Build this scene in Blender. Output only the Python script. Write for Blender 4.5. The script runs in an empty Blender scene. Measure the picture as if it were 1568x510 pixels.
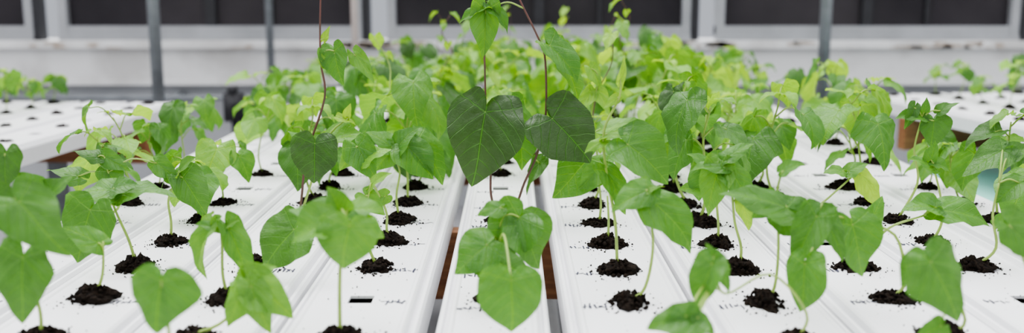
import bpy, math, random
from mathutils import Vector, Matrix, noise
random.seed(7)
S=bpy.context.scene
COL=S.collection
TZ=0.90; CAMZ=1.33; PITCH=math.radians(10.05); F=1524.4
# ---------------- helpers
def survey(px,py,Y):
    u=(px-784)/F; v=(255-py)/F
    d=Vector((u, math.cos(PITCH)+v*math.sin(PITCH), -math.sin(PITCH)+v*math.cos(PITCH)))
    d*=Y/d.y
    return Vector((d.x,Y,CAMZ+d.z))
def nmat(name):
    m=bpy.data.materials.new(name); m.use_nodes=True
    nt=m.node_tree; b=nt.nodes['Principled BSDF']
    return m,nt,b
def simple(name,col,rough=.5,metal=0,noise_amt=0.0,scale=20,bump=0.0,col2=None,stretch=None,spec=None,lo=.3,hi=.7):
    m,nt,b=nmat(name)
    b.inputs['Roughness'].default_value=rough; b.inputs['Metallic'].default_value=metal
    if spec is not None: b.inputs['Specular IOR Level'].default_value=spec
    tc=nt.nodes.new('ShaderNodeTexCoord'); mp=nt.nodes.new('ShaderNodeMapping')
    nt.links.new(tc.outputs['Object'],mp.inputs['Vector'])
    if stretch: mp.inputs['Scale'].default_value=stretch
    n=nt.nodes.new('ShaderNodeTexNoise'); n.inputs['Scale'].default_value=scale; n.inputs['Detail'].default_value=6
    nt.links.new(mp.outputs[0],n.inputs['Vector'])
    r=nt.nodes.new('ShaderNodeValToRGB'); r.color_ramp.elements[0].position=lo; r.color_ramp.elements[1].position=hi
    c2=col2 if col2 else tuple(c*(1-noise_amt) for c in col)
    r.color_ramp.elements[0].color=(*c2,1); r.color_ramp.elements[1].color=(*col,1)
    nt.links.new(n.outputs['Fac'],r.inputs[0]); nt.links.new(r.outputs[0],b.inputs['Base Color'])
    if bump:
        bp=nt.nodes.new('ShaderNodeBump'); bp.inputs['Strength'].default_value=bump; bp.inputs['Distance'].default_value=.01
        nt.links.new(n.outputs['Fac'],bp.inputs['Height']); nt.links.new(bp.outputs[0],b.inputs['Normal'])
    return m
M_ch=simple('white_pvc',(.84,.84,.86),.35,noise_amt=.05,scale=6)
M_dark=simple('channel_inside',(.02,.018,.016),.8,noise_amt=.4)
M_ink=simple('marker_ink',(.02,.02,.05),.6)
M_wood=simple('bench_wood',(.34,.15,.06),.65,scale=9,col2=(.17,.065,.025),stretch=(1,9,9),bump=.2)
M_soil=simple('potting_soil',(.030,.020,.014),.95,scale=180,col2=(.004,.003,.003),bump=1,spec=.15)
M_wall=simple('painted_knee_wall',(.80,.80,.80),.6,scale=2.6,col2=(.60,.59,.58),bump=.15,lo=.38,hi=.54)
M_wall2=simple('lower_wall',(.46,.47,.49),.7,scale=2.5,col2=(.34,.35,.37),bump=.1)
M_stain=simple('wall_stain',(.36,.27,.20),.8,scale=18,col2=(.62,.57,.52))
M_floor=simple('concrete',(.30,.30,.31),.8,scale=3,col2=(.18,.18,.19),bump=.2)
M_alu=simple('window_aluminium',(.46,.47,.49),.45,.2,scale=5,noise_amt=.2)
M_post=simple('dark_post',(.035,.035,.04),.6,noise_amt=.3)
M_steel=simple('galvanised_steel',(.26,.28,.30),.45,.5,scale=14,noise_amt=.3)
M_pinkpipe=simple('pvc_riser',(.62,.54,.50),.5,noise_amt=.1)
M_glass=simple('dark_window_glass',(.016,.014,.018),.3,scale=1.2,col2=(.06,.053,.058),spec=.25)
M_shade=simple('mesh_screen',(.08,.075,.075),.7,scale=3,noise_amt=.4)
M_teal=simple('teal_tank',(.36,.78,.66),.4,scale=3,noise_amt=.1)
M_white=simple('white_pipe',(.75,.76,.77),.4,noise_amt=.08)

def leafmat():
    m,nt,b=nmat('bean_leaf'); N=nt.nodes; L=nt.links
    def math_(op,a,bb=None,c=None):
        n=N.new('ShaderNodeMath'); n.operation=op
        for i,v in enumerate((a,bb,c)):
            if v is None: continue
            if isinstance(v,(int,float)): n.inputs[i].default_value=v
            else: L.new(v,n.inputs[i])
        return n.outputs[0]
    def smooth(v,a,bb,o1,o2):
        n=N.new('ShaderNodeMapRange'); n.interpolation_type='SMOOTHSTEP'
        L.new(v,n.inputs[0]); n.inputs[1].default_value=a; n.inputs[2].default_value=bb
        n.inputs[3].default_value=o1; n.inputs[4].default_value=o2
        return n.outputs[0]
    uv=N.new('ShaderNodeUVMap'); sp=N.new('ShaderNodeSeparateXYZ'); L.new(uv.outputs[0],sp.inputs[0])
    wn=N.new('ShaderNodeTexNoise'); wn.inputs['Scale'].default_value=2.2; L.new(uv.outputs[0],wn.inputs['Vector'])
    wob=math_('MULTIPLY',math_('SUBTRACT',wn.outputs['Fac'],.5),.14)
    ax=math_('ABSOLUTE',sp.outputs[0]); y=math_('ADD',sp.outputs[1],wob)
    mid=smooth(ax,.003,.015,1,0)
    q=math_('MULTIPLY',math_('POWER',ax,1.3),1.15)
    f=math_('ADD',math_('SUBTRACT',y,q),2.0)
    pp=math_('PINGPONG',f,.10)
    side=smooth(pp,.001,.013,.65,0)
    f2=math_('ABSOLUTE',math_('ADD',y,math_('MULTIPLY',ax,.35)))
    bas=smooth(f2,.002,.013,.7,0)
    vein=math_('MAXIMUM',mid,math_('MAXIMUM',side,bas))
    vo=N.new('ShaderNodeTexVoronoi'); vo.feature='DISTANCE_TO_EDGE'; vo.inputs['Scale'].default_value=17
    L.new(uv.outputs[0],vo.inputs['Vector'])
    net=smooth(vo.outputs['Distance'],.0,.12,1,0)
    at=N.new('ShaderNodeAttribute'); at.attribute_name='tint'
    ramp=N.new('ShaderNodeValToRGB'); e=ramp.color_ramp.elements
    e[0].position=0; e[0].color=(.022,.040,.012,1); e[1].position=1; e[1].color=(.38,.60,.050,1)
    a=e.new(.22); a.color=(.038,.088,.022,1)
    a=e.new(.5); a.color=(.078,.225,.034,1)
    a=e.new(.78); a.color=(.19,.40,.050,1)
    no=N.new('ShaderNodeTexNoise'); no.inputs['Scale'].default_value=3.0
    L.new(uv.outputs[0],no.inputs['Vector'])
    t=math_('ADD',at.outputs['Fac'],math_('MULTIPLY',math_('SUBTRACT',no.outputs['Fac'],.5),.24))
    geo=N.new('ShaderNodeNewGeometry')
    t=math_('ADD',t,math_('MULTIPLY',geo.outputs['Backfacing'],.14))
    t=math_('ADD',t,math_('MULTIPLY',vein,.22)); t=math_('ADD',t,math_('MULTIPLY',net,.03))
    L.new(t,ramp.inputs[0])
    L.new(ramp.outputs[0],b.inputs['Base Color']); b.inputs['Roughness'].default_value=.34
    b.inputs['Specular IOR Level'].default_value=.5
    h=math_('ADD',math_('MULTIPLY',vein,-1.0),math_('MULTIPLY',net,-.12))
    bp=N.new('ShaderNodeBump'); bp.inputs['Strength'].default_value=.65; bp.inputs['Distance'].default_value=.003
    L.new(h,bp.inputs['Height']); L.new(bp.outputs[0],b.inputs['Normal'])
    tr=N.new('ShaderNodeBsdfTranslucent'); 
    mx=N.new('ShaderNodeMix'); mx.data_type='RGBA'; mx.blend_type='MULTIPLY'; mx.inputs[0].default_value=1
    L.new(ramp.outputs[0],mx.inputs[6]); mx.inputs[7].default_value=(1.5,1.4,.5,1); L.new(mx.outputs[2],tr.inputs[0])
    ms=N.new('ShaderNodeMixShader'); ms.inputs[0].default_value=.36
    L.new(b.outputs[0],ms.inputs[1]); L.new(tr.outputs[0],ms.inputs[2])
    L.new(ms.outputs[0],N['Material Output'].inputs[0])
    return m
M_leaf=leafmat()
M_stem=simple('green_stem',(.30,.44,.08),.45,scale=30,col2=(.20,.30,.06))
M_vine=simple('purple_vine',(.14,.05,.045),.5,scale=30,col2=(.08,.05,.03))
PM=[M_leaf,M_stem,M_vine,M_soil]

class MB:
    def __init__(s): s.v=[];s.f=[];s.m=[];s.t=[];s.uv=[]
    def add(s,vs,fs,mat,tint=.5,uvs=None):
        o=len(s.v); s.v+=[tuple(p) for p in vs]; s.t+=[tint]*len(vs)
        s.uv+= uvs if uvs else [(0,0)]*len(vs)
        for f in fs: s.f.append([i+o for i in f]); s.m.append(mat)
    def obj(s,name,mats,smooth=True,parent=None,origin=None):
        me=bpy.data.meshes.new(name); 
        vs=s.v
        if origin is not None: vs=[(a-origin[0],b-origin[1],c-origin[2]) for a,b,c in vs]
        me.from_pydata(vs,[],s.f)
        for m in mats: me.materials.append(m)
        me.polygons.foreach_set('material_index',s.m)
        me.polygons.foreach_set('use_smooth',[smooth]*len(s.f))
        a=me.attributes.new('tint','FLOAT','POINT'); a.data.foreach_set('value',s.t)
        u=me.uv_layers.new(name='UVMap')
        li=[0]*len(me.loops); me.loops.foreach_get('vertex_index',li)
        fl=[]
        for i in li: fl+=s.uv[i]
        u.data.foreach_set('uv',fl)
        me.update()
        o=bpy.data.objects.new(name,me); COL.objects.link(o)
        if origin is not None: o.location=origin
        if parent: o.parent=parent
        return o
    def box(s,x0,x1,y0,y1,z0,z1,mat=0):
        vs=[(x,y,z) for z in (z0,z1) for y in (y0,y1) for x in (x0,x1)]
        s.add(vs,[(0,2,3,1),(4,5,7,6),(0,1,5,4),(2,6,7,3),(0,4,6,2),(1,3,7,5)],mat)
    def tube(s,pts,r0,r1,mat,sides=6,smooth=True,cap=True):
        if smooth: pts=crom(pts)
        n=len(pts); vs=[];fs=[]
        up=Vector((0.3,1,.1))
        for i,p in enumerate(pts):
            d=(pts[min(i+1,n-1)]-pts[max(i-1,0)]).normalized()
            a=d.cross(up)
            if a.length<1e-3: a=d.cross(Vector((1,0,0)))
            a.normalize(); b=d.cross(a)
            r=r0+(r1-r0)*i/(n-1)
            for k in range(sides):
                t=2*math.pi*k/sides
                vs.append(p+a*math.cos(t)*r+b*math.sin(t)*r)
        for i in range(n-1):
            for k in range(sides):
                k2=(k+1)%sides
                fs.append((i*sides+k,i*sides+k2,(i+1)*sides+k2,(i+1)*sides+k))
        if cap:
            fs.append(tuple(range(sides))[::-1]); fs.append(tuple((n-1)*sides+k for k in range(sides)))
        s.add(vs,fs,mat)
        return pts
def crom(p,seg=5):
    if len(p)<3: return [Vector(a) for a in p]
    q=[p[0]*2-p[1]]+list(p)+[p[-1]*2-p[-2]]; out=[]
    for i in range(1,len(q)-2):
        a,b,c,d=q[i-1],q[i],q[i+1],q[i+2]
        for k in range(seg):
            t=k/seg
            out.append(.5*((2*b)+(c-a)*t+(2*a-5*b+4*c-d)*t*t+(3*b-a-3*c+d)*t**3))
    out.append(Vector(p[-1])); return out

OUT=[(0,1.0),(3,.955),(7,.885),(13,.81),(21,.74),(31,.68),(43,.64),(56,.61),(68,.58),(80,.55),(92,.515),(104,.485),(116,.455),(127,.425),(138,.39),(149,.34),(159,.27),(168,.185),(175,.11),(180,.07)]
OUTF=[(math.radians(a),r) for a,r in OUT]+[(math.radians(360-a),r) for a,r in OUT[-2:0:-1]]
RINGS=[.15,.3,.45,.6,.75,.9,1.0]
def leaf(mb,P,T,N,s,tint=.5,fold=.15,k=.8,wide=1.0,seed=0,mat=0,wave=.065,slim=False):
    T=T.normalized(); N=(N-T*N.dot(T))
    if N.length<1e-3: N=T.orthogonal()
    N.normalize(); X=T.cross(N)
    rs=random.Random(seed); ph=rs.uniform(0,6.28); ph2=rs.uniform(0,6.28); asym=rs.uniform(-.13,.13)
    cr=rs.uniform(-.6,.6); curl=rs.uniform(-.35,.7); bendx=rs.uniform(-.15,.15)
    vs=[P]; uv=[(0.,0.)]; n=len(OUTF)
    for r in RINGS:
        for th,R in OUTF:
            x=R*math.sin(th)*r; y=R*math.cos(th)*r
            uv.append((x,y))
            xx=x*wide*(1+asym*math.copysign(1,x))*(1+.05*math.sin(5*th+ph2))+bendx*y*y*(1-y)*2
            z=fold*abs(xx)-curl*xx*xx + wave*r*r*(math.sin(3*th+ph)+.5*math.sin(8*th+ph2)) + cr*x*y*.5
            z+= .022*math.sin((y-1.15*abs(x)**1.3)*2*math.pi/.20)*min(1,abs(x)*6)
            yy=math.sin(k*y)/k; zz=-(1-math.cos(k*y))/k
            yy+=math.sin(k*y)*z; zz+=math.cos(k*y)*z
            vs.append(P+X*(xx*s)+T*(yy*s)+N*(zz*s))
    fs=[]
    for j in range(n): fs.append((0,1+(j+1)%n,1+j))
    for i in range(len(RINGS)-1):
        for j in range(n):
            a=1+i*n+j; b=1+i*n+(j+1)%n
            fs.append((a,b,b+n,a+n))
    mb.add(vs,fs,mat,tint,uv)
def petiole(mb,O,A,r=.0014,mat=1,sag=.25):
    d=(A-O).length
    m=(O+A)/2+Vector((0,0,d*sag))
    mb.tube([O,m,A],r*1.15,r*.9,mat,5)
def soilplug(mb,c,seed,r=.024,mat=3):
    rs=random.Random(seed); vs=[];fs=[]
    nu,nv=18,7
    ox=Vector((rs.uniform(0,50),rs.uniform(0,50),0))
    ax=rs.uniform(.8,1.25); hh=rs.uniform(.35,.8)
    vs.append(Vector(c)+Vector((0,0,r*hh)))
    for i in range(1,nv+1):
        ph=math.pi/2*i/nv*1.15
        for j in range(nu):
            t=2*math.pi*j/nu
            rr=r*(1+.8*noise.noise(ox+Vector((math.cos(t)*1.4,math.sin(t)*1.4,i*.5)))+.35*noise.noise(ox+Vector((math.cos(t)*6,math.sin(t)*6,i*2))))
            nz=1+.9*noise.noise(ox+Vector((math.cos(t)*3,math.sin(t)*3,i)))
            vs.append(Vector(c)+Vector((math.sin(ph)*math.cos(t)*rr*ax,math.sin(ph)*math.sin(t)*rr/ax,math.cos(ph)*r*hh*nz)))
    for j in range(nu): fs.append((0,1+j,1+(j+1)%nu))
    for i in range(nv-1):
        for j in range(nu):
            a=1+i*nu+j; b=1+i*nu+(j+1)%nu; fs.append((a,a+nu,b+nu,b))
    mb.add(vs,fs,mat)
    for q in range(130):
        t=rs.uniform(0,6.28); d=r*rs.choice([rs.uniform(.2,1.1),rs.uniform(.8,1.35),rs.uniform(.9,2.1)]); sz=rs.uniform(.0016,.0065)*(1 if d<1.3*r else .45)
        h=max(0,math.sqrt(max(0,1-(d/r)**2)))*r*hh
        crumb(mb,Vector(c)+Vector((math.cos(t)*d*ax,math.sin(t)*d/ax,h+sz*.4)),sz,rs,mat)
def crumb(mb,p,sz,rs,mat):
    vs=[p+Vector((rs.uniform(.5,1)*sz*a,rs.uniform(.5,1)*sz*b,rs.uniform(.4,.9)*sz*c)) for a,b,c in ((1,0,0),(-1,0,0),(0,1,0),(0,-1,0),(0,0,1),(0,0,-1))]
    mb.add(vs,[(0,2,4),(2,1,4),(1,3,4),(3,0,4),(2,0,5),(1,2,5),(3,1,5),(0,3,5)],mat)

# ---------------- channels
def ch_profile(w):
    h=w/2
    return [(-h,-.058),(-h,-.012),(-h+.003,-.006),(-h+.0075,-.006),(-h+.009,-.013),(-h+.0135,-.013),(-h+.015,-.001),(-h+.018,.002),(-h+.022,.002),(-h+.025,0)]
def channel(name,xc,y0,y1,w,holes,parent=None,z=TZ):
    mb=MB(); L=ch_profile(w); R=[(-a,b) for a,b in L[::-1]]
    for pr in (L,R):
        vs=[];fs=[]
        for y in (y0,y1):
            for a,b in pr: vs.append((xc+a,y,z+b))
        n=len(pr)
        for i in range(n-1): fs.append((i,i+1,n+i+1,n+i))
        mb.add(vs,fs,0)
    hx=w/2-.025; hs=.017
    cuts=[y0]
    for h in holes:
        if y0+.03<h<y1-.03: cuts+=[h-hs,h+hs]
    cuts.append(y1)
    for i in range(len(cuts)-1):
        a,b=cuts[i],cuts[i+1]; ishole=(i%2==1)
        segs=[(-hx,-hs),(hs,hx)] if ishole else [(-hx,hx)]
        for s0,s1 in segs:
            mb.add([(xc+s0,a,z),(xc+s1,a,z),(xc+s1,b,z),(xc+s0,b,z)],[(0,1,2,3)],0)
        if ishole:
            q=[(-hs,a),(hs,a),(hs,b),(-hs,b)]
            vs=[(xc+u,v,z) for u,v in q]+[(xc+u,v,z-.004) for u,v in q]
            mb.add(vs,[(0,4,5,1),(1,5,6,2),(2,6,7,3),(3,7,4,0)],0)
    h=w/2
    mb.add([(xc-h,y0,z-.058),(xc+h,y0,z-.058),(xc+h,y1,z-.058),(xc-h,y1,z-.058)],[(0,3,2,1)],0)
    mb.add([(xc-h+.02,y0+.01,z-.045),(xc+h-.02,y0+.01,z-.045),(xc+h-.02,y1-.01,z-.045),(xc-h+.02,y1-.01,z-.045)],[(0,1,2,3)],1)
    for y,fl in ((y0,1),(y1,0)):
        q=[(xc-h,y,z-.058),(xc+h,y,z-.058),(xc+h,y,z-.012),(xc+hx,y,z),(xc-hx,y,z),(xc-h,y,z-.012)]
        mb.add(q,[tuple(range(6)) if fl else tuple(range(6))[::-1]],0)
    return mb.obj(name,[M_ch,M_dark,M_ink],smooth=False,parent=parent)
def marks(mb,x,y,z,rs,mat=0,w=.046):
    # dummy marker strokes, no legible wording
    n=6
    for i in range(n):
        cx=x-w/2+w*(i+.5)/n
        for s in range(rs.choice([1,2,2,3])):
            a=rs.uniform(-.5,.5)+rs.choice([0,math.pi/2]); l=rs.uniform(.006,.0105); t=.0011
            d=Vector((math.sin(a)*l*.4,math.cos(a)*l,0)); p=Vector((-d.y,d.x,0)).normalized()*t
            c=Vector((cx+rs.uniform(-.001,.001),y+rs.uniform(-.004,.004),z+.0006+.0001*s))
            mb.add([c-d-p,c+d-p,c+d+p,c-d+p],[(0,1,2,3)],mat)
def chx(k): return -.025+.188*k
def holeY(n,k=0): return 1.35+.16*n+(-.02 if k in(1,2) else 0)
YEND=4.45
crumbs=MB(); rs=random.Random(3)
for k in range(-4,6):
    w=.150 if k==0 else .180
    hs=[holeY(n,k) for n in range(-3,19)]
    o=channel('hydroponic_channel',chx(k),.55,YEND,w,hs)
    lb=MB()
    for h in hs[:14]:
        off={0:-.036}.get(k, .05 if k<0 else -.052)
        marks(lb,chx(k)+off,h-.012-(.03 if k==0 else 0),TZ,rs,0,.044)
    l=lb.obj('marker_label',[M_ink],False,parent=o)
    for q in range(260):
        y=rs.uniform(1.1,2.6); h=min(hs,key=lambda a:abs(a-y)); y=h+rs.gauss(0,.035)
        x=chx(k)+max(-.055,min(.055,rs.gauss(0,.03)))
        crumb(crumbs,Vector((x,y,TZ+.0008)),rs.uniform(.0005,.0018),rs,0)
crumbs.obj('spilled_soil_crumbs',[M_soil],False)

# bench frame
fb=MB()
for y in (.75,1.98,3.2,4.2):
    fb.box(-.92,1.03,y,y+.05,TZ-.20,TZ-.0585)
for x in (-.88,.96):
    for y in (.80,2.03,3.25,4.25):
        fb.box(x,x+.07,y,y+.07,0,TZ-.0585)
    fb.box(x+.01,x+.05,.7,4.4,.30,.38)
fb.obj('wooden_bench_frame',[M_wood],False)
pb=MB()
pb.tube([Vector((.085,.6,.55)),Vector((.085,4.3,.52))],.03,.03,0,16,False)
for y in (.9,2.2,3.6): pb.box(.06,.11,y,y+.04,0,.53)
pb.obj('drain_pipe',[M_white])

# ---------------- plants
def randplant(seed,H=.2,nl=5,s=(.05,.085),tint=.6,vine=False,base=Vector((0,0,0)),plug=True,name='bean_seedling'):
    rs=random.Random(seed); mb=MB()
    if plug: soilplug(mb,base,seed,rs.uniform(.018,.024))
    pts=[base+Vector((0,0,.005))]; x=y=0
    ns=4
    for i in range(1,ns+1):
        x+=rs.uniform(-.014,.014); y+=rs.uniform(-.014,.014)
        pts.append(base+Vector((x,y,H*i/ns)))
    sp=mb.tube(pts,.0024,.0014,1)
    ang=rs.uniform(0,6.28)
    for i in range(nl):
        t=.55+.45*(i+.5)/nl; o=sp[min(len(sp)-1,int(t*(len(sp)-1)))]
        ang+=2.4+rs.uniform(-.4,.4); d=Vector((math.cos(ang),math.sin(ang),0))
        pl=rs.uniform(.02,.06); A=o+d*pl+Vector((0,0,rs.uniform(.0,.035)))
        petiole(mb,o,A)
        T=d*rs.uniform(.4,1)+Vector((0,0,-rs.uniform(.1,1.2)))
        N=Vector((0,0,1))+d*.6+Vector((rs.uniform(-.5,.5),rs.uniform(-.6,.3),0))
        leaf(mb,A,T,N,rs.uniform(*s),tint+rs.uniform(-.2,.2),rs.uniform(-.1,.4),rs.uniform(.3,1.3),rs.uniform(.7,1.05),seed*31+i)
    o=sp[-1]
    for i in range(3):
        ang+=2.1; d=Vector((math.cos(ang),math.sin(ang),0)); A=o+d*.012+Vector((0,0,.012))
        leaf(mb,A,d+Vector((0,0,rs.uniform(-.6,.3))),Vector((0,0,1))+d*.3,rs.uniform(.015,.04),tint+.28,.3,.6,.75,seed*77+i)
    if vine:
        vp=[o]; p=Vector(o)
        for i in range(3):
            p=p+Vector((rs.uniform(-.03,.03),rs.uniform(-.03,.03),rs.uniform(.04,.065))); vp.append(Vector(p))
        q=mb.tube(vp,.0014,.0009,rs.choice([1,2]))
        for i in (7,12,len(q)-1):
            if i<len(q):
                d=Vector((rs.uniform(-1,1),rs.uniform(-1,1),0)).normalized()
                leaf(mb,q[i]+d*.008,d+Vector((0,0,-.8)),d+Vector((0,0,.6)),rs.uniform(.02,.042),tint+.25,.3,.5,.75,seed*5+i)
    return mb
variants=[]
NV=22
for i in range(NV):
    rs=random.Random(100+i)
    H=rs.uniform(.09,.19)
    variants.append((randplant(200+i,H,rs.choice([4,5,5,6]),(.045,.084),rs.choice([.40,.46,.50,.54,.60]),vine=(i<4))))
vmesh=[None]*NV
def place(i,loc,rot,sc):
    if vmesh[i] is not None:
        o=bpy.data.objects.new('bean_seedling',vmesh[i]); COL.objects.link(o)
    else:
        o=variants[i].obj('bean_seedling',PM); vmesh[i]=o.data
    o.location=loc; o.rotation_euler=(0,0,rot); o.scale=(sc,)*3
used=set()
def hero(k,n,stems,leaves,dx=0,plug=True,vine=False,seed=None,r0=.0026,name='bean_seedling'):
    used.add((k,n)); Y=holeY(n,k); base=Vector((chx(k)+dx,Y,TZ))
    seed=seed or (k*100+n*7+1000)
    mb=MB()
    if plug: soilplug(mb,base,seed,.0245)
    samples=[]
    for st in stems:
        mat=1
        if st and st[0]=='v': mat=2; st=st[1:]
        if st and st[0]=='f': pts=[]; st=st[1:]
        else: pts=[base+Vector((0,0,.004))]
        pts+=[survey(a,b,Y+(c[0] if c else 0)) for a,b,*c in st]
        samples+=mb.tube(pts,r0,r0*.6,mat,7)
    for i,l in enumerate(leaves):
        ax,ay,bx,by=l[:4]; o=dict(d=0,t=0,c=.55,f=.15,k=.6,w=1.0,n=(0,-1,.35),pet=True)
        o.update(l[4] if len(l)>4 else {})
        YY=Y+o['d']
        B=survey(bx,by,YY)
        zmin=TZ+.018
        if B.z<zmin: YY=YY*(CAMZ-zmin)/(CAMZ-B.z)
        A=survey(ax,ay,YY); B=survey(bx,by,YY+o['t'])
        T=B-A; s=T.length
        kk=o['k']
        if o['pet']:
            O=min(samples,key=lambda p:(p-A).length+ (max(0,p.z-A.z)*1.5))
            petiole(mb,O,A,.0015,1,.18)
        N=Vector(o['n']); N=(N-T.normalized()*N.dot(T.normalized())).normalized()
        T2=(T.normalized()*math.cos(kk/2)+N*math.sin(kk/2))
        s2=s/(math.sin(kk/2)/(kk/2)) if kk>0 else s
        N2=(N*math.cos(kk/2)-T.normalized()*math.sin(kk/2))
        leaf(mb,A,T2,N2,s2,o['c'],o['f'],kk,o['w'],seed*13+i)
    return mb.obj(name,PM,origin=base)

D=dict
# centre tall pair of vines
hero(0,3,[['v',(752,300),(751,255),(745,215),(744,172),(742,90),(742,62)],
          ['v',(788,318),(803,280),(821,240),(835,185),(835,95),(825,60),(797,2),(785,-30)]],
 [(743,172,721,288,D(d=-.05,c=.20,f=.10,k=.5,w=.92,n=(-.1,-1,.25))),
  (785,170,800,262,D(d=.02,c=.50,w=.72,f=.2,n=(.9,-1,.2))),
  (846,182,905,250,D(d=-.03,c=.21,w=1.08,f=.05,n=(0,-1,.5))),
  (744,14,739,88,D(c=.55,w=.60,n=(0.1,-1,.2),f=.2,k=.3)),
  (741,12,703,36,D(c=.5,w=.5,n=(-.2,-.6,1),f=.3)),
  (752,12,780,52,D(c=.45,w=.5,n=(.4,-.7,.8),f=.3)),
  (842,70,884,128,D(c=.5,w=.75,n=(.5,-.8,.7),f=.25,d=-.02)),
  (850,75,880,150,D(c=.6,w=.55,n=(.8,-.6,.3),f=.4,d=.02)),
  (826,250,806,300,D(c=.35,w=.5,n=(-.7,-.8,.3),d=.05)),
  ])
hero(1,4,[[(918,285),(915,240),(905,180),(918,120)]],
 [(902,242,848,303,D(d=-.12,c=.52,w=.95,n=(-.2,-1,.6))),
  (905,142,884,178,D(c=.8,w=.55,n=(-.3,-1,.3))),
  (915,140,935,178,D(c=.8,w=.55,n=(.3,-1,.3))),
  (905,105,918,135,D(c=.75,w=.7,n=(.3,-1,.5))),
  (930,200,985,190,D(c=.6,w=.8,n=(0,-.6,1))),
  (890,210,870,245,D(c=.6,w=.8)),])
hero(0,0,[[(765,400),(762,360),(775,325)]],
 [(795,333,752,388,D(d=.0,c=.46,w=1.2,n=(.1,-.9,.8),k=.5)),
  (745,376,695,420,D(d=-.05,c=.50,w=1.0,n=(-.3,-1,.7))),
  (800,345,826,412,D(d=0,c=.42,w=1.0,n=(.3,-1,.6))),
  (783,430,783,511,D(d=-.14,c=.48,w=1.12,n=(0,-1,.45),k=.4)),
  (740,395,808,425,D(d=-.04,c=.40,w=.9,n=(0,-.8,.8))),
  (765,318,730,330,D(c=.5,w=.8,n=(0,-.8,1))),
  (765,380,776,397,D(c=.95,w=.5))])
# left dark plant
hero(-2,3,[['v',(462,300),(470,235),(497,150),(491,95),(490,40),(491,-10)],[(500,215),(535,180)]],
 [(482,220,480,282,D(d=-.05,c=.24,w=1.1,n=(.05,-1,.3),k=.4)),
  (512,78,527,130,D(c=.5,w=.75,n=(-.2,-1,.3))),
  (545,85,572,128,D(c=.6,w=.5,n=(.3,-1,.5))),
  (497,98,488,76,D(c=.8,w=.5)),(496,60,506,40,D(c=.85,w=.5)),
  (500,218,560,206,D(c=.58,w=.9,n=(0,-.5,1))),
  (520,180,545,192,D(c=.9,w=.6,n=(0,-.6,1))),
  (530,178,537,158,D(c=.95,w=.6)),
  (470,222,440,200,D(c=.5,w=.8,n=(0,-.5,1))),])
hero(-1,3,[[(607,300),(612,262),(600,235)]],
 [(625,225,665,275,D(c=.5,w=.9,n=(.2,-1,.7))),
  (600,230,575,262,D(c=.55,w=.9)),(608,228,640,195,D(c=.5,w=.9,n=(0,-.7,1))),(600,225,560,205,D(c=.52,w=.9,n=(0,-.7,1))),
  (640,215,682,285,D(c=.5,w=.6,n=(.5,-1,.5),d=.02))])
hero(-1,2,[[(592,350),(590,320),(560,260),(545,225)]],
 [(555,245,600,228,D(c=.65,w=.8,n=(0,-.6,1))),(590,300,560,312,D(c=.6,w=.7)),
  (545,235,520,262,D(c=.65,w=.7)),(548,225,575,275,D(c=.5,w=.8,n=(.2,-1,.6)))])
hero(-1,1,[[(562,370),(560,330),(568,280)]],
 [(560,300,590,330,D(c=.55,w=.7)),(568,285,600,262,D(c=.7,w=.5,n=(0,-.5,1)))])
hero(-1,-1,[['f',(521,545),(520,440),(523,380),(528,330)]],
 [(535,347,525,416,D(d=-.04,c=.55,w=1.3,n=(.1,-1,.9),k=.5)),
  (500,345,443,372,D(d=-.02,c=.55,w=1.0,n=(-.2,-.9,1))),
  (525,335,440,318,D(d=.02,c=.46,w=.75,n=(0,-.8,1),f=.1)),
  (545,345,588,365,D(d=.03,c=.58,w=1.0,n=(.2,-.8,1))),
  (520,322,500,285,D(d=.02,c=.55,w=.9,n=(0,-.9,.5))),
  (538,322,590,322,D(d=.05,c=.57,w=.8,n=(0,-.6,1)))],plug=True,r0=.003)
hero(-2,1,[[(430,368),(440,350)]],
 [(450,352,405,415,D(c=.38,w=1.05,n=(-.2,-1,.6),d=-.04)),
  (452,356,472,348,D(c=.5,w=.5))])
hero(-2,0,[[(341,420),(340,375),(338,350)]],
 [(322,350,310,432,D(c=.57,w=.5,n=(-.8,-.8,.2),f=.5)),
  (350,350,378,425,D(c=.52,w=.5,n=(.7,-.8,.2),f=.5)),
  (338,352,300,345,D(c=.52,w=.6,n=(0,-.5,1))),
  (345,348,368,338,D(c=.6,w=.6,n=(0,-.5,1)))])
hero(-2,-1,[[(345,490),(372,440)]],
 [(385,432,447,488,D(c=.62,w=.75,n=(.3,-1,.6),d=-.02)),
  (385,440,415,510,D(c=.62,w=.6,n=(.1,-1,.6),d=-.02)),
  (378,432,350,500,D(c=.62,w=.65,n=(-.3,-1,.5))),
  (390,425,425,410,D(c=.62,w=.9,n=(0,-.7,1))),(380,422,362,400,D(c=.65,w=.6,n=(0,-.7,1)))])
hero(-3,2,[[(262,340),(258,305),(272,272)]],
 [(280,272,316,328,D(c=.42,w=.75,n=(.4,-1,.5))),
  (268,275,240,262,D(c=.5,w=.8,n=(0,-.5,1))),(275,262,300,240,D(c=.55,w=.7,n=(0,-.5,1)))])
hero(-3,1,[[(198,370),(180,330),(170,305)]],
 [(138,322,120,402,D(c=.42,w=1.0,n=(-.1,-1,.5),d=-.05,k=.4)),
  (172,292,118,300,D(c=.5,w=.9,n=(0,-.6,1))),
  (190,295,272,300,D(c=.42,w=.6,n=(0,-.5,1),f=.05)),
  (175,288,215,282,D(c=.5,w=.9,n=(0,-.6,1)))])
hero(-3,0,[[(157,420),(158,370)]],
 [(150,372,95,350,D(c=.5,w=.7,n=(0,-.7,.8))),])
hero(-3,-1,[[(60,470),(35,400),(22,330)]],
 [(30,310,108,392,D(c=.42,w=.72,n=(.2,-1,.8),d=-.08)),
  (35,395,38,492,D(c=.40,w=.85,n=(0,-1,.4),d=-.06)),
  (10,330,90,318,D(c=.48,w=.5,n=(0,-.6,1)))])
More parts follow.
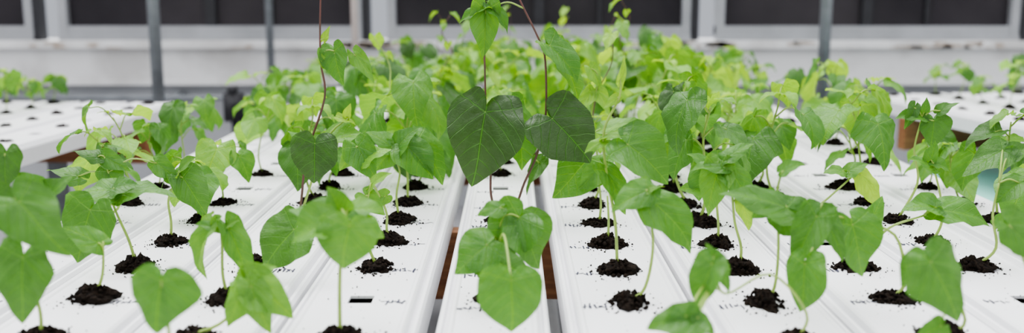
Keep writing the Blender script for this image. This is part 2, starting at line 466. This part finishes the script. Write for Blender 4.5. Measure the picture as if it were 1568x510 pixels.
hero(-2,-2,[['f',(262,590),(258,500),(248,435)]],
 [(247,430,242,510,D(c=.45,w=1.15,n=(0,-1,.35),k=.3,f=.3))])
hero(-4,0,[[(20,380),(5,280)]],
 [(8,235,12,290,D(c=.35,w=.9)),(60,300,20,262,D(c=.5,w=.8,n=(0,-.6,1))),(70,310,110,268,D(c=.4,w=.8,n=(0,-.7,1)))])
hero(-4,-1,[[(-20,420)]],[(-5,300,20,360,D(c=.35,w=.9))])
hero(-4,2,[[(180,320),(170,280),(160,240)]],
 [(150,240,110,232,D(c=.35,w=.7,n=(0,-.6,1))),(165,262,190,300,D(c=.45,w=.8)),(160,240,200,262,D(c=.5,w=.6)),
  (240,250,275,275,D(c=.5,w=.7)),(120,270,70,262,D(c=.42,w=.7,n=(0,-.6,1)))])
# right neighbour channel
hero(1,1,[[(942,340),(928,260),(925,200),(948,150),(950,120)]],
 [(962,222,1028,282,D(c=.43,w=.9,n=(.2,-1,.7),d=-.02)),
  (945,150,925,165,D(c=.8,w=.6)),(950,125,955,85,D(c=.85,w=.3)),
  (928,262,960,330,D(c=.5,w=.45,n=(.5,-1,.3))),
  (925,215,895,235,D(c=.65,w=.6,n=(0,-.6,1))),
  (930,205,985,200,D(c=.65,w=.5,n=(0,-.6,1)))])
hero(1,0,[[(988,440),(1000,375),(992,310),(990,290)]],
 [(1004,312,1062,390,D(c=.47,w=.65,n=(.4,-1,.6))),
  (990,292,935,325,D(c=.5,w=.75,n=(-.2,-.9,.8))),
  (992,292,1020,285,D(c=.65,w=.5,n=(0,-.6,1)))])
hero(1,2,[[(932,340),(930,300)]],[])
hero(1,3,[[(920,310),(915,260)]],[(912,262,885,290,D(c=.55,w=.8))])
hero(2,0,[[(1186,440),(1192,380),(1190,300),(1195,270)]],
 [(1195,330,1240,362,D(c=.43,w=.8)),(1205,318,1100,300,D(c=.42,w=.62,n=(0,-.8,1),f=.05,d=-.03)),
  (1185,305,1150,335,D(c=.48,w=.8)),(1200,262,1235,250,D(c=.5,w=.7,n=(0,-.6,1)))])
hero(2,1,[[(1135,380),(1125,340),(1120,290),(1110,260)]],
 [(1100,258,1085,330,D(c=.57,w=.65,n=(-.4,-1,.4))),
  (1118,262,1150,318,D(c=.5,w=.7,n=(.3,-1,.5))),(1110,255,1060,262,D(c=.5,w=.7,n=(0,-.6,1))),
  (1115,240,1155,222,D(c=.5,w=.7,n=(0,-.6,1))),(1135,305,1145,352,D(c=.85,w=.5))])
hero(2,2,[[(1100,345),(1095,290),(1090,260)]],[(1085,292,1040,290,D(c=.55,w=.7,n=(0,-.6,1))),(1098,290,1130,270,D(c=.55,w=.7,n=(0,-.6,1))),
  (1085,255,1050,238,D(c=.5,w=.8,n=(0,-.7,1))),(1095,250,1130,285,D(c=.48,w=.8,n=(.2,-1,.7))),(1080,262,1070,310,D(c=.5,w=.8,n=(-.2,-1,.5)))])
hero(2,-1,[[(1235,480),(1180,420),(1110,450),(1095,400)]],
 [(1090,405,1068,478,D(c=.46,w=.62,n=(-.4,-1,.5),d=-.05)),
  (1095,400,1118,460,D(c=.48,w=.5,n=(.5,-1,.5),d=-.03)),
  (1090,398,1080,372,D(c=.48,w=.8,n=(0,-.7,1),d=-.03)),
  (1060,490,990,505,D(c=.42,w=.85,n=(0,-.8,1),d=-.1)),
  (1068,488,1095,515,D(c=.45,w=.7,n=(0,-.8,1),d=-.1)),
  (1050,485,1050,540,D(c=.46,w=.9,n=(0,-1,.8),d=-.1))],r0=.002)
hero(3,0,[[(1385,430),(1370,360),(1300,335),(1270,325)]],
 [(1250,332,1212,410,D(c=.43,w=.6,n=(-.5,-1,.4),f=.3,d=-.08)),
  (1232,405,1224,482,D(c=.48,w=.7,n=(-.3,-1,.3),f=.3,d=-.10)),
  (1262,335,1284,400,D(c=.42,w=.6,n=(.6,-1,.3),f=.3,d=-.06)),
  (1262,330,1275,310,D(c=.42,w=.9,n=(.2,-1,.9),f=.3,d=-.06)),
  (1305,345,1322,425,D(c=.48,w=.85,n=(.1,-1,.5),d=-.02)),
  (1270,328,1215,352,D(c=.46,w=.7,n=(0,-.7,1))),])
hero(3,-1,[[(1478,490),(1440,410)]],
 [(1425,402,1460,490,D(c=.42,w=1.0,n=(.1,-1,.7),d=-.10)),
  (1412,398,1378,440,D(c=.45,w=.8,n=(-.2,-1,.8),d=-.06)),
  (1440,500,1400,520,D(c=.48,w=.8,d=-.1))])
hero(3,1,[[(1328,390),(1360,350),(1415,330)]],
 [(1440,322,1520,345,D(c=.46,w=.62,n=(0,-.8,1),f=.05)),
  (1432,318,1380,322,D(c=.5,w=.85,n=(0,-.7,1))),
  (1330,345,1350,300,D(c=.5,w=.6))])
hero(3,3,[[(1260,310),(1300,275)]],
 [(1318,268,1345,318,D(c=.95,w=.6,n=(.3,-1,.4))),(1300,262,1330,250,D(c=.55,w=.8,n=(0,-.6,1))),(1290,262,1260,265,D(c=.55,w=.8,n=(0,-.6,1)))])
hero(4,-1,[[(1590,440),(1560,380)]],
 [(1545,345,1585,400,D(c=.42,w=.9,n=(0,-1,.8))),])
hero(4,1,[[(1525,380),(1520,330),(1530,280)]],
 [(1560,280,1522,310,D(c=.42,w=.8,n=(-.2,-.9,1))),(1535,345,1575,335,D(c=.5,w=.8,n=(0,-.7,1))),
  (1535,230,1472,270,D(c=.38,w=.7,n=(-.1,-.8,1),d=.05)),(1545,240,1590,225,D(c=.4,w=.7,n=(0,-.8,1),d=.05))])
hero(4,2,[[(1442,340),(1440,300),(1428,250)]],
 [(1428,255,1390,245,D(c=.5,w=.7,n=(0,-.7,1))),(1430,250,1455,262,D(c=.5,w=.7,n=(0,-.7,1))),(1425,245,1432,215,D(c=.5,w=.7))])
hero(4,3,[[(1405,280),(1400,230),(1412,180)]],
 [(1430,185,1425,225,D(c=.40,w=1.1,n=(0,-1,.4))),(1412,178,1370,180,D(c=.48,w=.6,n=(0,-.7,1))),
  (1440,170,1470,158,D(c=.42,w=.6,n=(0,-.7,1))),(1400,165,1385,200,D(c=.38,w=.5)),(1415,172,1420,148,D(c=.48,w=.6))])
# remaining holes filled with the repeated seedlings
rs=random.Random(11)
for k in range(-4,6):
    for n in range(0,19):
        if (k,n) in used: continue
        Y=holeY(n,k)
        if n<2: continue
        if n==2 and k not in (3,5): continue
        if k==0 and n<6: continue
        if k<=-3 and rs.random()<.25: continue
        if k>=4 and rs.random()<.3: continue
        if rs.random()<.05: continue
        sc=rs.uniform(.85,1.15)
        if k<=-3: sc*=.88
        if n<9 and (2<=k<=4 or k==-1): sc*=1.15
        if n>=9 and -2<=k<=3: sc*=1.22
        i=rs.randrange(NV) if (-1<=k<=2) else rs.randrange(4,NV)
        place(i,(chx(k),Y,TZ),rs.uniform(0,6.28),sc)
# ---------------- side benches
def side_bench(c,yaw,sgn,ln,nch,seed,occ):
    e=bpy.data.objects.new('hydroponic_bench',None); COL.objects.link(e); e.location=(c[0],c[1],0); e.rotation_euler=(0,0,yaw)
    rs=random.Random(seed)
    hs=[-ln+.1+.16*i for i in range(int(ln/.16))]
    pm=MB()
    for i in range(nch):
        xc=sgn*(.09+.188*i)
        channel('channel_%d'%(i+1),xc,-ln,0,.18,hs,parent=e)
        for h in hs:
            if rs.random()<.85: soilplug(pm,Vector((xc,h,TZ-.006)),rs.randrange(9999),.02,0)
    pm.obj('soil_plugs',[M_soil],parent=e)
    fr=MB(); W=nch*.188
    for y in (-.35,-1.5,-2.7):
        if y>-ln:
            a,b=(-.02,W) if sgn>0 else (-W,.02)
            fr.box(a,b,y,y+.05,TZ-.18,TZ-.0585,0)
            yl=y+.05 if (sgn<0 or y<-1) else -.10
            for x in (sgn*.35,sgn*(W-.2)): fr.box(x-.025,x+.025,yl,yl+.05,0,TZ-.0585,1)
    fr.obj('frame',[M_wood,M_steel],False,parent=e)
    bpy.context.view_layer.update()
    for i in range(nch):
        for h in hs:
            if rs.random()<occ(i,h):
                p=e.matrix_world@Vector((sgn*(.09+.188*i),h,TZ))
                place(rs.randrange(4,NV),p,rs.uniform(0,6.28),rs.uniform(.65,.95))
side_bench((-1.30,3.85),math.radians(-4),-1,3.2,7,5,lambda i,h: .85 if (i>=2 and h>-1.0) else .15 if h>-.5 else .0)
side_bench((1.48,4.15),math.radians(9),1,3.2,8,6,lambda i,h: .8 if (i>=1 and h>-.6) else 0)

# ---------------- building
def boxobj(name,boxes,mats,bev=0,smooth=False):
    mb=MB()
    for b in boxes: mb.box(*b)
    o=mb.obj(name,mats,smooth)
    if bev:
        m=o.modifiers.new('b','BEVEL'); m.width=bev; m.segments=2
    return o
boxobj('floor',[(-8,8,-3,6.4,-.05,0)],[M_floor])
WY=6.0
wb=boxobj('wall_back',[(-8,8,WY+.05,WY+.25,0,.80,1),(-8,8,WY-.02,WY+.25,.80,.985,0),(-8,8,WY-.06,WY+.25,.985,1.035,0),
    (-8,8,WY-.03,WY+.25,.765,.80,0),(-8,8,WY,WY+.25,2.25,3.2,0)],[M_wall,M_wall2],.006)
boxobj('wall_left',[(-8.1,-8,-3,6.3,0,3.2)],[M_wall])
boxobj('wall_right',[(8,8.1,-3,6.3,0,3.2)],[M_wall])
st=MB(); rs=random.Random(4)
for q in range(70):
    x=rs.choice([rs.uniform(-1.0,-.55),rs.uniform(-2.9,2.9),rs.uniform(.7,1.4),rs.uniform(2.2,2.9)]); w=rs.uniform(.02,.10); h=rs.uniform(.008,.022); z=rs.uniform(.985,1.03)-h*.3
    n=9; vs=[(x+math.cos(6.283*i/n)*w*rs.uniform(.6,1),WY-.0625,min(1.034,max(.99,z+math.sin(6.283*i/n)*h*rs.uniform(.5,1)))) for i in range(n)]
    st.add(vs,[tuple(range(n))],0)
st.obj('peeling_paint',[M_stain],False,parent=wb)
for i,xc in enumerate([-5.69,-3.74,-1.79,.16,2.11,4.06,6.01]):
    h=.90; mb=MB(); y=WY-.02
    z0,z1=1.036,2.249
    mb.box(xc-h,xc+h,y-.03,y+.06,z0,z0+.03,0); mb.box(xc-h,xc+h,y-.015,y+.05,z0+.03,z0+.085,0)
    mb.box(xc-h,xc+h,y-.02,y+.06,z1-.06,z1,0)
    for s in (-1,1):
        mb.box(xc+s*h-(.05 if s>0 else 0),xc+s*h+(.05 if s<0 else 0),y-.02,y+.06,z0+.03,z1-.06,0)
    mb.box(xc-.03,xc+.03,y-.005,y+.05,z0+.085,z1-.06,3)
    for u0,u1,mt in ((xc-h+.05,xc-.03,1),(xc+.03,xc+h-.05,1)):
        mb.box(u0,u1,y+.03,y+.04,z0+.085,z1-.06,mt)
    mb.box(xc+.35,xc+.37,y+.01,y+.035,z0+.085,z1-.06,3)
    mb.box(xc-h+.05,xc+h-.05,y+.005,y+.03,1.62,1.65,0)
    mb.obj('window_%d'%(i+1),[M_alu,M_glass,M_shade,M_post],False)
    boxobj('mullion_post' ,[(xc+h+.004,xc+h+.046,WY-.05,WY+.04,1.036,2.249)],[M_post])
def pole(name,x,y,r,m,z=3.1,base=True):
    mb=MB(); mb.tube([Vector((x,y,0)),Vector((x,y,z))],r,r,0,20,False)
    if base: mb.box(x-.06,x+.06,y-.06,y+.06,0,.012)
    for zz in (1.6,2.2): mb.tube([Vector((x,y,zz)),Vector((x,y,zz+.05))],r*1.25,r*1.25,0,20,False)
    o=mb.obj(name,[m]); return o
pole('steel_support_pole',-1.62,4.55,.027,M_steel)
pole('steel_support_pole',1.435,4.6,.027,M_steel)
pole('water_riser_pipe',-.83,5.3,.018,M_pinkpipe)
pole('water_riser_pipe',-1.40,5.8,.022,M_steel)
mb=MB()
mb.tube([Vector((-7.9,5.9,.70)),Vector((7.9,5.9,.70))],.016,.016,0,12,False)
for x in (-6,-4,-2,0,2,4,6): mb.box(x-.012,x+.012,5.89,6.04,.68,.72)
mb.obj('wall_supply_pipe',[M_steel])
mb=MB()
mb.tube([Vector((-1.57,5.6,0)),Vector((-1.57,5.6,.66))],.02,.02,0,12,False)
mb.box(-1.62,-1.52,5.56,5.64,.60,.76); mb.tube([Vector((-1.57,5.55,.70)),Vector((-1.30,5.55,.70))],.012,.012,0,10,False)
mb.tube([Vector((-1.57,5.58,.76)),Vector((-1.57,5.58,.80))],.03,.03,0,10,False)
mb.obj('irrigation_valve',[M_post])
mb=MB(); 
mb.box(1.42,2.9,3.23,3.93,.05,.60); mb.box(1.39,2.93,3.2,3.96,.60,.64); 
for x in (1.5,2.8): mb.box(x,x+.06,3.3,3.9,0,.05)
o=mb.obj('teal_water_tank',[M_teal],False); bm=o.modifiers.new('b','BEVEL'); bm.width=.01

# ---------------- light
w=bpy.data.worlds.new('greenhouse_sky'); S.world=w; w.use_nodes=True; nt=w.node_tree
bg=nt.nodes['Background']; tc=nt.nodes.new('ShaderNodeTexCoord'); sp=nt.nodes.new('ShaderNodeSeparateXYZ')
nt.links.new(tc.outputs['Generated'],sp.inputs[0]); r=nt.nodes.new('ShaderNodeValToRGB')
r.color_ramp.elements[0].position=0; r.color_ramp.elements[0].color=(.20,.21,.23,1)
r.color_ramp.elements[1].position=.9; r.color_ramp.elements[1].color=(1,1,1.02,1)
nt.links.new(sp.outputs[2],r.inputs[0]); nt.links.new(r.outputs[0],bg.inputs[0]); bg.inputs[1].default_value=2.4
sl=bpy.data.lights.new('diffuse_roof_sun','SUN'); sl.energy=3.6; sl.angle=math.radians(60)
so=bpy.data.objects.new('diffuse_roof_sun',sl); COL.objects.link(so); so.rotation_euler=(math.radians(-18),math.radians(-15),0)
try:
    S.view_settings.look='AgX - Medium High Contrast'
except Exception: pass
cam=bpy.data.cameras.new('camera'); co=bpy.data.objects.new('camera',cam); COL.objects.link(co)
co.location=(0,0,CAMZ); co.rotation_euler=(math.pi/2-PITCH,0,0); cam.lens=35; cam.sensor_width=36; cam.sensor_fit='HORIZONTAL'
cam.dof.use_dof=True; cam.dof.focus_distance=1.70; cam.dof.aperture_fstop=2.4; cam.clip_start=.02
S.camera=co
